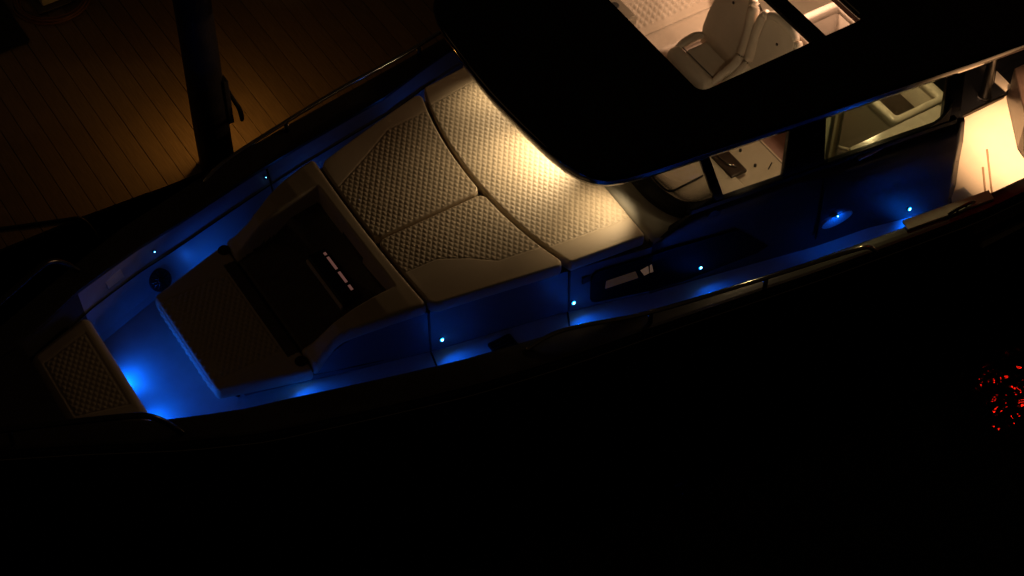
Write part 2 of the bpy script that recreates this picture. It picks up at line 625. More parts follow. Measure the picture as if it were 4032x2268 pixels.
XS = [-5.75, -5.5, -5.2, -4.9, -4.6, -4.2, -3.8, -3.45, -3.1, -2.8, -2.4, -2.0, -1.5, -1.0, -.5, 0, .5, 1, 1.5, 2, 2.6, 3.2, 3.8, 4.4, 5, 6, 7.2]


def hull_ring(x):
    y, z = go(x), zc(x)
    f = max(0.0, min(1.0, (x + 5.75) / 3.0))
    wl = y * (.72 + .20 * f)
    half = [(y + .0, z - .03), (y + .025, z - .07), (y + .025, z - .12), (y - .005, z - .14), (wl + (y - wl) * .45, z * .35 - .35), (wl, -.95), (wl * .75, -1.25), (0.0, -1.5 if x > -4.5 else -1.0)]
    st = [(x, -a, b) for a, b in half]
    po = [(x, a, b) for a, b in reversed(half[:-1])]
    return st + po


loft("hull", [hull_ring(x) for x in XS], HULL, boat, closed=False, caps=False, smooth=True)
# transom
tr = hull_ring(7.2)
bm = bmesh.new()
bm.faces.new([bm.verts.new(p) for p in tr])
from_bm("transom", bm, HULL, boat)

for s in (-1, 1):
    rings = []
    for x in XS:
        a, b, z = go(x), gi(x), zc(x)
        rings.append([(x, s * a, z - .028), (x, s * (a - .004), z - .006), (x, s * (a - .03), z), (x, s * (a + b) / 2, z + .0015), (x, s * (b + .03 if a - b > .08 else b + .01), z), (x, s * (b + .004), z - .006), (x, s * b, z - .03), (x, s * (b + .01), z - .05), (x, s * (a - .01), z - .05)])
    loft("bulwark_cap", rings, CAPM, boat, smooth=False)
    # inner liner of the bulwark, with its ledge
    rings = []
    for x in XS:
        b, z, d = gi(x), zc(x), zd(x)
        zl = d + (z - d) * .58
        if x > 1:
            rings.append([(x, s * (b + .008), z - .045), (x, s * (b - .03), zl + .012), (x, s * max(0.0, b - .05), zl), (x, s * max(0, b - .06), d + .03), (x, s * max(0, b - .10), d + .004)])
        else:
            rings.append([(x, s * (b + .008), z - .045), (x, s * max(0.0, b - .06), zl + .012), (x, s * max(0.0, b - .085), zl), (x, s * max(0, b - .17), d + .05), (x, s * max(0, b - .21), d + .004)])
    k0 = XS.index(-3.45)
    loft("bow_liner", rings[:k0 + 1], CAPM, boat, closed=False, caps=False, smooth=False)  # bow end takes the dark cap colour, shade painted over the grey liner
    loft("bulwark_liner", rings[k0:], LINER, boat, closed=False, caps=False, smooth=False)
    # a dark groove where the ledge meets the liner
    pth = [(x, s * (max(0, gi(x) - .08)), zd(x) + (zc(x) - zd(x)) * .58 + .004) for x in np.linspace(-4.4, .6, 30)]
    tube("liner_groove", pth, .006, BLACKM, boat, n=6)
    # grab rail along the bulwark
    rp = [(-.50, 1.645, .375), (-.40, 1.655, .42), (-.22, 1.69, .475), (0, 1.76, .495), (.51, 1.93, .50), (1.3, 2.09, .50), (2.14, 2.24, .50), (2.46, 2.30, .50), (2.57, 2.33, .485), (2.63, 2.36, .43), (2.67, 2.375, .365)]
    if s == 1:
        rp = [(-1.95, 1.47, .42), (-1.8, 1.51, .48), (-1.5, 1.58, .51)] + [(-.48, 1.79, .505), (.1, 1.87, .50)] + rp[4:]
    rl = tube("grab_rail", [(a, s * b, c) for a, b, c in rp], .020, STEEL, boat, n=12, sub=5)
    for px in ((.55, 1.6) if s < 0 else (-1.0, .55, 1.6)):
        yy = float(np.interp(px, [p[0] for p in rp], [p[1] for p in rp]))
        tube("stanchion", [(px, s * (yy), .35), (px, s * yy, .49)], .022, DSTEEL, rl)
    # bow rail
    bp = [(-5.25, .27, .74), (-5.15, .30, .87), (-4.95, .38, .90), (-4.6, .51, .89), (-4.1, .72, .88), (-3.68, .905, .87), (-3.56, .95, .83), (-3.46, .98, .72), (-3.34, 1.015, .52)]
    br = tube("bow_rail", [(a, s * b, c) for a, b, c in bp], .026, DSTEEL, boat, n=12, sub=5)
    tube("stanchion", [(-4.55, s * .50, .66), (-4.55, s * .53, .88)], .02, DSTEEL, br)
    # thin chrome strip on the rub rail
    tube("rub_strip", [(x, s * (go(x) + .028), zc(x) - .095) for x in np.linspace(-5.6, 7, 60)], .007, STEEL, boat, n=6)
    # mooring cleat on the cap
    for cx in (3.62,) if s < 0 else (1.35,):
        yy = s * (go(cx) - .09)
        cl = tube("cleat", [(cx - .15, yy, zc(cx) + .035), (cx - .09, yy, zc(cx) + .05), (cx + .09, yy, zc(cx) + .05), (cx + .15, yy, zc(cx) + .035)], .014, DSTEEL, boat, n=8)
        for dx in (-.05, .05):
            tube("cleat_foot", [(cx + dx, yy, zc(cx)), (cx + dx, yy, zc(cx) + .045)], .013, DSTEEL, cl, n=8)

# pale step plate let into the starboard cap near the side door
prism("step_plate", [(3.06, -2.28), (3.95, -2.40), (3.98, -2.29), (3.09, -2.17)], .362, .385, WHITEP, boat, .005)

# side decks, bow floor, cockpit floor
for s in (-1, 1):
    xs = np.linspace(-2.8, 4.3, 40)
    rings = [[(x, s * (isl(min(x, 4.05)) - .03), zd(x)), (x, s * (gi(x) - (.20 if x <= 1 else .08)), zd(x))] for x in xs]
    loft("side_deck", rings, DECKM, boat, closed=False, caps=False)
xs = np.linspace(-4.9, -2.72, 16)
loft("bow_floor", [[(x, -max(.02, gi(x) - .2), -.003), (x, max(.02, gi(x) - .2), -.003)] for x in xs], DECKM, boat, closed=False, caps=False)
COCK = mat("cockpit_floor_white", (0.70, 0.60, 0.46), 0.5, var=0.04, vscale=5)
box("cockpit_floor", 4.02, 7.1, -2.36, 2.36, -.36, -.30, COCK, boat)
box("cabin_sole", .97, 4.015, -1.40, 1.40, -.46, -.42, SOLE, boat)

# the island under the bow lounge and sun pads
ZT = [(-2.72, .165), (-2.04, .165), (-1.98, .22), (-1.75, .39), (-1.45, .49), (-1.15, .535), (.96, .535)]
rings = []
for x in (-2.62, -2.4, -2.2, -2.04, -1.98, -1.9, -1.75, -1.6, -1.45, -1.15, -1.05, -.6, -.2, .2, .6, .95):
    y, z = isl(x), interp(ZT, x)
    d = zd(x)
    zi = min(z, .15) if x < -1.12 else z
    rings.append([(x, -y, d - .01), (x, -y - .012, d + .02), (x, -y, z), (x, -y + .12, z), (x, -y + .125, zi), (x, y - .125, zi), (x, y - .12, z), (x, y, z), (x, y + .012, d + .02), (x, y, d - .01)])
isle = loft("lounge_base", rings, GELD, boat, smooth=False)
for s in (-1, 1):
    for xx in (-1.05, .2):
        yy = isl(xx)
        bm = bmesh.new()
        bm_box(bm, xx - .009, xx + .009, min(s * (yy - .01), s * (yy + .014)), max(s * (yy - .01), s * (yy + .014)), .01, .53)
        from_bm("panel_gap", bm, BLACKM, isle)
    prism("gusset", [(-2.80, .17), (-2.62, .17), (-2.62, .01)], s * .46 - .012, s * .46 + .012, GEL, isle, axis='y')
    tube("strut", [(-2.80, s * .50, .16), (-2.66, s * .53, .004)], .014, DSTEEL, isle, n=8)
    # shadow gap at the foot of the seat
    bm = bmesh.new()
    pts = [(-2.0, -.30), (-1.35, -.0)]
    y0, y1 = isl(-2.0) + .006, isl(-1.35) + .006
    vs = [(-2.05, s * isl(-2.05) * 1.0, .055), (-1.3, s * isl(-1.3), .05)]
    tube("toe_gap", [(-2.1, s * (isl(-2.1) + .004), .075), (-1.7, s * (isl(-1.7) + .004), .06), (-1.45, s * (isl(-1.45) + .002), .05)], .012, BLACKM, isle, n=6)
    bm.free()
    # small dark socket on the side
    xx = .36
    bm = bmesh.new()
    bm_box(bm, xx - .045, xx + .045, min(s * (isl(xx) - .01), s * (isl(xx) + .012)), max(s * (isl(xx) - .01), s * (isl(xx) + .012)), .32, .41, .008)
    from_bm("socket", bm, BLACKM, isle)

for (xa, ya), (xb, yb) in (((.19, -1.225), (.02, -1.56)), ((-1.05, -.985), (-1.10, -1.22))):
    tube("deck_seam", [(xa, ya, zd(xa) + .001), (xb, yb, zd(xb) + .001)], .009, BLACKM, boat, n=8)
tube("liner_seam", [(-1.37, gi(-1.37) + .002, zc(-1.37) - .05), (-1.375, gi(-1.37) - .062, zc(-1.37) * .58 + .014), (-1.385, gi(-1.38) - .088, zc(-1.37) * .58 - .002), (-1.40, gi(-1.40) - .172, .05)], .010, BLACKM, boat, n=8)
# dark grille plate in the starboard side deck
gr = prism("deck_grille", rounded_rect(-.60, -.37, -1.36, -1.165, .02), .004, .016, BLACKM, boat)
for k in range(5):
    box("grille_bar", -.585, -.385, -1.345 + k * .038, -1.33 + k * .038, .016, .022, BLACK, gr)

# long black side windows of the forward cabin
for s in (-1, 1):
    def sp(x, z, o):
        return (x, s * (np.interp(x, [.3, .95, 1.59, 4.05], [isl(.3), isl(.95), yw(1.59), yw(4.05)]) + o), z)
    TOPW = [(.395, .37), (.41, .41), (.45, .44), (1.09, .45), (1.79, .385), (2.13, .02)]
    BOTW = [(.395, .09), (.41, .055), (.45, .035), (1.0, -.03), (1.3, -.06), (2.03, -.03), (2.13, .015)]
    rings = []
    for xq in sorted(set([.395, .41, .43, .45, .6, .78, .95, 1.09, 1.3, 1.59, 1.79, 1.95, 2.03, 2.13])):
        zt, zb_ = interp(TOPW, xq), interp(BOTW, xq)
        rings.append([sp(xq, zb_, -.02), sp(xq, zb_, .020), sp(xq, zt, .020), sp(xq, zt, -.02)])
    cw = loft("cabin_window", rings, WINB, boat)
    for poly, pm in (([(.525, .184), (.532, .285), (.80, .303), (.83, .204)], CABL), ([(.845, .295), (.915, .325), (.928, .226), (.885, .212)], CABB), ([(.932, .328), (.948, .333), (.970, .226), (.937, .228)], CABB)):
        bm = bmesh.new()
        a = [bm.verts.new(sp(x, z, .016)) for x, z in poly]
        b = [bm.verts.new(sp(x, z, .0235)) for x, z in poly]
        bm.faces.new(b)
        for i in range(4):
            j = (i + 1) % 4
            bm.faces.new((a[i], a[j], b[j], b[i]))
        from_bm("lit_pane", bm, pm, cw)

# ------------------------------------------------------------------ upholstery on the fore deck
fx = lambda y: .0 + .095 * (y + .03) ** 2 + .02 * abs(y) ** 3
sunpad_aft = pad("sun_pad", lambda y: fx(y) + .018, lambda y: .935 - .02 * y * y, lambda x: -1.24 - .115 * (x - .2), lambda x: 1.25 + .10 * (x - .2), .68, .13, CREAM,
                 quilt=[(.0, -.985), (.9, -1.085), (1.1, -1.05), (1.1, 1.12), (.66, 1.085), (.0, 1.00)], edge=.014, corner=.03, res=.0056)
tag(sunpad_aft, "wide cream quilted sun pad under the black roof edge, brightly lit", "sun pad", "quilted cushions of the fore deck")
mx_ = lambda y: -1.075 + .03 * y * y
mp = pad("sun_pad", mx_, lambda y: fx(y) - .022, lambda x: -.130, lambda x: 1.23 + .225 * (x - .2) - .03 * (x - .2) ** 2, .68, .13, CREAM,
         quilt=[(.4, -.4), (.4, 1.05), (.11, .98), (-.33, .955), (-.62, .79), (-1.04, .57), (-1.2, .5), (-1.2, -.4)], edge=.014, corner=.07, res=.0056)
tag(mp, "cream quilted sun pad on the port side, left of the centre gap", "sun pad", "quilted cushions of the fore deck")
ms = pad("sun_pad", mx_, lambda y: fx(y) - .022, lambda x: -1.24 - .185 * (x - .2) * -1 if False else -1.24 + .175 * (.2 - x), lambda x: -.164, .68, .13, CREAM,
         quilt=[(.4, .4), (.4, -1.03), (.12, -.97), (-.32, -.90), (-.51, -.75), (-.75, -.61), (-1.04, -.60), (-1.3, -.60), (-1.3, .4)], edge=.014, corner=.07, res=.0056)
tag(ms, "cream quilted sun pad on the starboard side above the blue side deck", "sun pad", "quilted cushions of the fore deck")

box("gap_shade_strip", -1.04, -.03, -.166, -.128, .53, .60, BLACKM, isle)  # black filler strip painting the shade between the two forward pads
# bow lounge backrest: a scooped cushion with a raised rim and two falling arms
AR = [(-2.08, .835), (-1.97, .80), (-1.85, .785), (-1.75, .81), (-1.6, .87), (-1.46, .915), (-1.25, .965), (-1.05, 1.005)]
ZA = [(-2.08, .32), (-2.0, .365), (-1.9, .45), (-1.78, .54), (-1.6, .61), (-1.4, .655), (-1.2, .675), (-1.0, .68)]


def zback(X, Y):
    za = np.interp(X, [p[0] for p in ZA], [p[1] for p in ZA])
    zb = .27 + np.clip((X + 2.1) / .85, 0, 1.2) * .21
    k = np.clip((np.abs(Y) - (.56 + .04 * np.clip((X + 2.1) / .9, 0, 1))) / .09, 0, 1)
    k = np.maximum(k, np.clip((X + 1.26) / .07, 0, 1))
    k = k * k * (3 - 2 * k)
    return np.minimum(zb, za) * (1 - k) + za * k


ar = lambda x: interp(AR, x)
bb = pad("lounge_cushion", lambda y: -2.075, lambda y: mx_(y) - .022, lambda x: -ar(x), lambda x: ar(x), .68, .125, CREAM, edge=.03, corner=.05, res=.012, zfun=zback)
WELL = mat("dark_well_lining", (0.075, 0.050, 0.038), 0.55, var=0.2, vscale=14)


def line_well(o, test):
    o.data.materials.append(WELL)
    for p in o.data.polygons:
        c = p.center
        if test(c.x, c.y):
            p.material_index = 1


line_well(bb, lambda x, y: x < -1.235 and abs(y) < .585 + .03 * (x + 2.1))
tag(bb, "cream scooped backrest with raised arms around the dark bow lounge", "backrest", "quilted cushions of the fore deck")
sc_ = pad("lounge_cushion", lambda y: -2.87, lambda y: -2.085, lambda x: -.60 - .30 * (x + 2.87), lambda x: .60 + .30 * (x + 2.87), .30, .13, CREAM,
          quilt=[(-2.95, -.50), (-2.95, .50), (-2.22, .50), (-2.22, -.50)], edge=.03, corner=.04, qdepth=.011)
tag(sc_, "cream quilted seat cushion of the forward facing bow lounge", "seat cushion", "quilted cushions of the fore deck")
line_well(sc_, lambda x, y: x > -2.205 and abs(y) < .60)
# quilted face on the front of that seat
bm = bmesh.new()
ny, nz = 150, 14
Yg = np.linspace(-.50, .50, ny + 1)
Zg = np.linspace(.185, .275, nz + 1)
G = [[None] * (nz + 1) for _ in range(ny + 1)]
for i, yv in enumerate(Yg):
    for j, zv in enumerate(Zg):
        kk = min(1, (.50 - abs(yv)) / .02, (zv - .185) / .01, (.275 - zv) / .01)
        hh = float(quilt_height(np.array(zv * .8), np.array(yv), .016)) + .005
        G[i][j] = bm.verts.new((-2.872 - kk * hh - .004 * kk, yv, zv))
for i in range(ny):
    for j in range(nz):
        bm.faces.new((G[i][j], G[i + 1][j], G[i + 1][j + 1], G[i][j + 1]))
from_bm("front_quilting", bm, CREAM, sc_, True)

# slot hatch in the middle of the backrest
hat = box("slot_hatch", -1.585, -1.42, -.46, .17, .35, .475, BLACK, boat, .01)
for y0, y1 in ((.09, .12), (-.10, .06), (-.275, -.14), (-.375, -.315)):
    box("lit_strip", -1.462, -1.440, y0, y1, .474, .481, PINKL, hat)
box("lip", -1.61, -1.588, -.46, .17, .36, .43, CREAM_IN, hat, .004)

# cup holders beside the lounge seat
for s, xx, yy in ((1, -2.12, .755), (-1, -2.13, -.70)):
    ch = disc_prism("cup_holder", (xx, yy, .285), (0, 0, 1), .055, .03, BLACK, boat, n=20, bev=.006)
    disc_prism("cup_rim", (xx, yy, .3152), (0, 0, 1), .047, .003, BLACKM, ch, n=20)

# bow pad
bpd = pad("bow_pad", lambda y: -4.07, lambda y: -3.455, lambda x: -.655 - .33 * (x + 3.455), lambda x: .655 + .33 * (x + 3.455), .42, .14, CREAM,
          quilt=[(-3.98, -.32), (-3.98, .32), (-3.56, .44), (-3.56, -.44)], edge=.075, corner=.09, qdepth=.007)
tag(bpd, "cream quilted bow pad at the left edge beyond the blue floor", "bow pad", "quilted cushions of the fore deck")
bb_rings = []
for x in np.linspace(-5.0, -3.50, 8):
    y = max(.1, .62 + .33 * (x + 3.5))
    bb_rings.append([(x, -y, -.01), (x, -y, .275), (x, y, .275), (x, y, -.01)])
loft("bow_locker", bb_rings, GEL, boat)

loft("anchor_lid", [[(x, -max(.03, gi(x) - .015), zc(x) - .012), (x, max(.03, gi(x) - .015), zc(x) - .012), (x, max(.03, gi(x) - .015), .40), (x, -max(.03, gi(x) - .015), .40)] for x in np.linspace(-5.5, -4.09, 10)], CAPM, boat)
# speaker, name plate and fittings on the port bulwark
sp0 = Vector((-2.70, .885, .13))
spn = Vector((.12, -.85, .50))
spk = disc_prism("speaker", sp0, spn, .105, .022, BLACKM, boat, n=32, bev=.008)
for k in range(6):
    a = math.pi * k / 6
    t1 = spn.normalized().orthogonal().normalized()
    t2 = spn.normalized().cross(t1)
    d = math.cos(a) * t1 + math.sin(a) * t2
    c = sp0 + spn.normalized() * .024
    tube("speaker_spoke", [c - d * .088, c + d * .088], .005, DSTEEL, spk, n=6)
disc_prism("speaker_dome", sp0 + spn.normalized() * .022, spn, .03, .014, DSTEEL, spk, n=20, bev=.008)
bm = bmesh.new()
a = Vector((-3.19, .867, .34)); b = Vector((-3.02, .925, .34)); up = Vector((-.01, .05, .07)); nn = Vector((.02, -.03, .012))
vs = [a, b, b + up, a + up]
lo = [bm.verts.new(v) for v in vs]
hi = [bm.verts.new(v + nn) for v in vs]
bm.faces.new(hi)
bm.faces.new(lo[::-1])
for i in range(4):
    bm.faces.new((lo[i], lo[(i + 1) % 4], hi[(i + 1) % 4], hi[i]))
from_bm("label_plate", bm, WHITEP, boat)


# ------------------------------------------------------------------ blue courtesy lights
def led(pos, nrm, power, vis=True, aim=None, r=.018):
    nrm = Vector(nrm).normalized()
    bz = disc_prism("courtesy_light", Vector(pos) - nrm * .004, nrm, r + .010, .010, STEEL, boat, n=16, bev=.003)
    disc_prism("lens", Vector(pos) + nrm * .006, nrm, r, .004, BLUEL, bz, n=16, bev=.001)
    disc_prism("lens_core", Vector(pos) + nrm * .0102, nrm, r * .55, .002, BLUEC, bz, n=12)
    ld = bpy.data.lights.new("courtesy_lamp", 'SPOT')
    ld.energy = power
    ld.color = (0.0, 0.115, 1.0)
    ld.shadow_soft_size = .012
    ld.spot_size = math.radians(165)
    ld.spot_blend = 1.0
    lo_ = bpy.data.objects.new("courtesy_lamp", ld)
    COL.objects.link(lo_)
    lo_.location = Vector(pos) + nrm * .03
    dr = Vector(aim).normalized() if aim else (nrm + Vector((0, 0, .02))).normalized()
    lo_.rotation_euler = dr.to_track_quat('-Z', 'Y').to_euler()
    lo_.parent = bz
    lo_.matrix_parent_inverse = Matrix.Translation(-wloc(bz))


for xx, zz, pw in ((-2.19, .11, 4.0), (-.95, .135, 4.4), (.24, .11, 4.4), (1.45, .045, 4.4), (2.77, .185, 1.5), (3.60, -.13, 6.0)):
    yy = isl(xx) if xx < .95 else yw(xx)
    led((xx, -yy - .012 - (.075 if 2.5 < xx < 3 else .04 if xx > 3 else 0), zz), (0.1, -1, .12), pw, aim=(.15, .45, -1) if 2.5 < xx < 3 else (0, -1, -.9) if xx > 3 else None, r=.009 if 2.5 < xx < 3 else .018)
    if xx < 1:
        led((xx, yy + .012, zz), (0.1, 1, .12), pw * (.42 if xx < -2 else .10))
led((-3.495, .10, .105), (1, 0, .0), 9.0, aim=(1, 0, -.45))
led((-3.495, -.42, .105), (1, 0, .0), 9.0, aim=(1, 0, -.45))
led((-2.66, gi(-2.66) - .035, .36), (0, -1, .45), .05, r=.006)  # reflected glint modelled as a tiny glowing lens and lamp, no real fitting
led((-1.41, gi(-1.41) - .035, .32), (0, -1, .45), .05, r=.004)  # second glint on the port liner, again an added lens and lamp

# ------------------------------------------------------------------ superstructure
# fore coachroof between the aft sun pad and the windscreen
rings = []
for x, z in ((.955, .60), (.97, .635), (1.0, .648), (1.2, .67), (1.42, .70), (1.7, .70)):
    y = yw(x) + .0
    rings.append([(x, -y + .01, .42), (x, -y + .0, z - .05), (x, -y + .03, z - .012), (x, -y + .07, z), (x, -.6, z + .008), (x, .6, z + .008), (x, y - .07, z), (x, y - .03, z - .012), (x, y, z - .05), (x, y - .01, .42)])
loft("coachroof", rings, GELR, boat, closed=False, caps=False, smooth=True)
box("coachroof_front", .957, .962, -1.36, 1.36, .0, .60, GEL, boat)

# side panels, black gloss, from deck to window sill
for s in (-1, 1):
    rings = []
    for x in np.concatenate([np.linspace(.955, 3.7, 24), [3.8, 3.9, 3.98, 4.055]]):
        d = zd(x) - .02
        y = yw(x)
        zs = .585 + (.22) * min(1, max(0, (x - .955) / .55))
        zs = min(zs, .80)
        bul = .05 * min(1, max(0, (x - 2.3) / .6))
        bb_ = .07 * min(1, max(0, (x - 3.2) / .6))
        rings.append([(x, s * (y + .015 + bb_), d), (x, s * (y + .012 + bb_), d + .05), (x, s * (y - .004 + bb_), d + .09), (x, s * (y + bul * .9 + bb_ * .5), d + .28), (x, s * (y + bul), .30), (x, s * (y + bul * .8), .55), (x, s * (y + .004), zs - .03), (x, s * (y - .01), zs), (x, s * (y - .06), zs), (x, s * (y - .06), d)])
    sd_ = loft("side_panel", rings, SIDE, boat, smooth=True)
    # pale oval plate added on the sliding door to catch the lamp's glow
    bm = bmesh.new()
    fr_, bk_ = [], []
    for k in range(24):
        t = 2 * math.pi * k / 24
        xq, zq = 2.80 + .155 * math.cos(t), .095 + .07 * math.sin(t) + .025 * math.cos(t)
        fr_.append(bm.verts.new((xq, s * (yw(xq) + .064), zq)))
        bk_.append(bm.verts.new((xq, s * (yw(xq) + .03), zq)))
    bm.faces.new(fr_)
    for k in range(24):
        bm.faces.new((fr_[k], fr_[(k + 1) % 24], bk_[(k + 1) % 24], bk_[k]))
    from_bm("glow_plate", bm, LINER, sd_)
    # sliding door seams
    for xx in (2.62,):
        bm = bmesh.new()
        ya, yb = sorted((s * (yw(xx) + .03), s * (yw(xx) + .055)))
        bm_box(bm, xx - .006, xx + .006, ya, yb, -.1, .70)
        from_bm("door_seam", bm, BLACKM, sd_)

    # sill, pillars, header
    def side_box(name, x0, x1, z0, z1, off=.0, th=.06, m=BLACK, parent=boat, x0t=None, x1t=None):
        x0t = x0 if x0t is None else x0t
        x1t = x1 if x1t is None else x1t
        bm = bmesh.new()
        V = []
        for (xa, zz) in ((x0, z0), (x1, z0), (x1t, z1), (x0t, z1)):
            inn = .0 if zz < 1.2 else .05
            V.append((xa, s * (yw(xa) + off - inn), zz))
        V2 = [(a, b - s * th, c) for a, b, c in V]
        A = [bm.verts.new(v) for v in V]
        B = [bm.verts.new(v) for v in V2]
        bm.faces.new(A)
        bm.faces.new(B[::-1])
        for i in range(4):
            bm.faces.new((A[i], A[(i + 1) % 4], B[(i + 1) % 4], B[i]))
        es = list(bm.edges)
        bmesh.ops.bevel(bm, geom=es, offset=min(.008, th * .25), segments=2, affect='EDGES')
        return from_bm(name, bm, m, parent)
    side_box("window_sill", 1.30, 3.97, .78, .845, .005)
    side_box("pillar", 1.555, 1.645, .80, 1.542, -.002, .05, x0t=1.33, x1t=1.42)
    side_box("pillar", 2.20, 2.62, .80, 1.542, -.002, .05, x0t=2.24, x1t=2.58)
    side_box("pillar", 3.86, 4.06, .30, 1.542, -.004, .05, x0t=3.80, x1t=3.97)
    side_box("window_header", 1.30, 4.0, 1.48, 1.541, .003, .045)
    side_box("window_pane", 1.62, 2.24, .83, 1.49, -.02, .012, GLASSW, x0t=1.39, x1t=2.27)
    side_box("window_pane", 2.60, 3.90, .83, 1.49, -.02, .012, GLASS, x0t=2.56, x1t=3.84)
    # rounded lower aft corner of the long window
    bm = bmesh.new()
    pts = [(3.88, .84)] + [(3.88 - .26 + .26 * math.sin(t), .84 + .26 - .26 * math.cos(t)) for t in np.linspace(0, math.pi / 2, 8)]
    A = [bm.verts.new((p[0], s * (yw(p[0]) - .002), p[1])) for p in pts]
    B = [bm.verts.new((p[0], s * (yw(p[0]) - .03), p[1])) for p in pts]
    bm.faces.new(A)
    bm.faces.new(B[::-1])
    for i in range(len(pts)):
        j = (i + 1) % len(pts)
        bm.faces.new((A[i], A[j], B[j], B[i]))
    from_bm("corner_fillet", bm, BLACK, boat)

# windscreen: black base band, glass
WB = [(1.60, -1.455), (1.46, -1.435), (1.34, -1.385), (1.25, -1.30), (1.19, -1.17), (1.155, -1.0), (1.15, -.82), (1.16, -.42), (1.17, 0), (1.16, .42), (1.15, .82), (1.155, 1.0), (1.19, 1.17), (1.25, 1.30), (1.34, 1.385), (1.46, 1.435), (1.60, 1.455)]


def inset(poly, d):
    out = []
    for i, (x, y) in enumerate(poly):
        a = poly[max(i - 1, 0)]
        b = poly[min(i + 1, len(poly) - 1)]
        t = Vector((b[0] - a[0], b[1] - a[1])).normalized()
        out.append((x + d * t.y, y - d * t.x))
    return out


WBs = [tuple(p)[:2] for p in smooth_path([(a, b, 0) for a, b in WB], 4)]
WI = inset(WBs, .125)
rings = []
for (xo, yo), (xi, yi) in zip(WBs, WI):
    rings.append([(xo, yo, .66), (xo + .006 * (1 if xi > xo else -1), yo, .735), ((xo + xi) / 2, (yo + yi) / 2, .765), (xi, yi, .77), (xi, yi, .67)])
loft("windscreen_base", rings, BLACK, boat, smooth=False)
WG = inset(WBs, .105)
n = len(WG)
rings = []
for (xi, yi) in WG:
    rings.append([(xi, yi, .76), (xi - .20, yi * .955, 1.541), (xi - .19, yi * .945, 1.541), (xi + .01, yi * .99, .76)])
loft("windscreen", rings, GLASSW, boat, smooth=True)

# roof with its sliding opening
RO = [(6.4, -2.04), (4.41, -1.905), (3.91, -1.855), (2.8, -1.715), (1.83, -1.585), (1.1, -1.49), (.80, -1.445), (.60, -1.40), (.46, -1.345), (.36, -1.265), (.29, -1.16), (.235, -1.0), (.20, -.80), (.175, -.5), (.16, -.2), (.155, 0)]
RO = RO + [(a, -b) for a, b in RO[-2::-1]]
OP = (1.655, 3.42, -.955, .955)


def roof_mesh():
    bm = bmesh.new()
    outer = RO
    cx = 3.0
    # rounded fascia rings, from inside-bottom round to the top
    prof = [(-.12, 1.543), (-.075, 1.512), (-.055, 1.503), (-.040, 1.506), (-.026, 1.545), (-.010, 1.598), (.0, 1.642), (-.006, 1.662), (-.025, 1.676), (-.06, 1.682)]
    R = []
    nrm = []
    N = len(outer)
    for i, (x, y) in enumerate(outer):
        a = outer[i - 1] if i > 0 else (7.0, outer[0][1])
        b = outer[(i + 1) % N] if i < N - 1 else (7.0, outer[-1][1])
        t = Vector((b[0] - a[0], b[1] - a[1])).normalized()
        nrm.append((-t.y, t.x))
    for dd, z in prof:
        ring = []
        for (x, y), (nx, ny) in zip(outer, nrm):
            # outward normal points away from the roof centre
            s = 1 if (nx * (x - cx) + ny * y) > 0 else -1
            ring.append(bm.verts.new((x + s * nx * dd, y + s * ny * dd, z)))
        R.append(ring)
    for a, b in zip(R, R[1:]):
        for k in range(N - 1):
            bm.faces.new((a[k], a[k + 1], b[k + 1], b[k]))
    return bm, R


bm, R = roof_mesh()
# top skin: strips from the outline to the rounded opening
op = rounded_rect(OP[0], OP[1], OP[2], OP[3], .09, 5)
top_out = [v.co.copy() for v in R[-1]]
bot_out = [v.co.copy() for v in R[0]]
bm.free()


def roof_skin(z_of, outl, nm):
    me = bpy.data.meshes.new(nm)
    cu = bpy.data.curves.new(nm, 'CURVE')
    cu.dimensions = '2D'
    cu.fill_mode = 'BOTH'
    for pts in ([(p.x, p.y) for p in outl], op):
        sp_ = cu.splines.new('POLY')
        sp_.points.add(len(pts) - 1)
        for k, p in enumerate(pts):
            sp_.points[k].co = (p[0], p[1], 0, 1)
        sp_.use_cyclic_u = True
    ob = bpy.data.objects.new(nm, cu)
    dg = bpy.context.evaluated_depsgraph_get()
    COL.objects.link(ob)
    dg.update()
    m2 = bpy.data.meshes.new_from_object(ob.evaluated_get(dg))
    bpy.data.objects.remove(ob)
    bm2 = bmesh.new()
    bm2.from_mesh(m2)
    for v in bm2.verts:
        v.co.z = z_of(v.co.x, v.co.y)
    return bm2


bmr, R = roof_mesh()
top = roof_skin(lambda x, y: 1.682, top_out, "t")
bot = roof_skin(lambda x, y: 1.543, bot_out, "b")
for src in (top, bot):
    tmp = bpy.data.meshes.new("tmp")
    src.to_mesh(tmp)
    src.free()
    bmr.from_mesh(tmp)
    bpy.data.meshes.remove(tmp)
# walls of the opening
lo = [bmr.verts.new((p[0], p[1], 1.543)) for p in op]
hi = [bmr.verts.new((p[0], p[1], 1.682)) for p in op]
for k in range(len(op)):
    j = (k + 1) % len(op)
    bmr.faces.new((lo[k], lo[j], hi[j], hi[k]))
bmesh.ops.remove_doubles(bmr, verts=bmr.verts, dist=.0005)
bmr.normal_update()
for f in bmr.faces:
    f.smooth = abs(f.normal.z) < .985
roof = from_bm("roof", bmr, ROOFM, boat)
box("roof_crossbar", 2.86, 3.01, -.953, .953, 1.60, 1.66, BLACK, roof, .012)

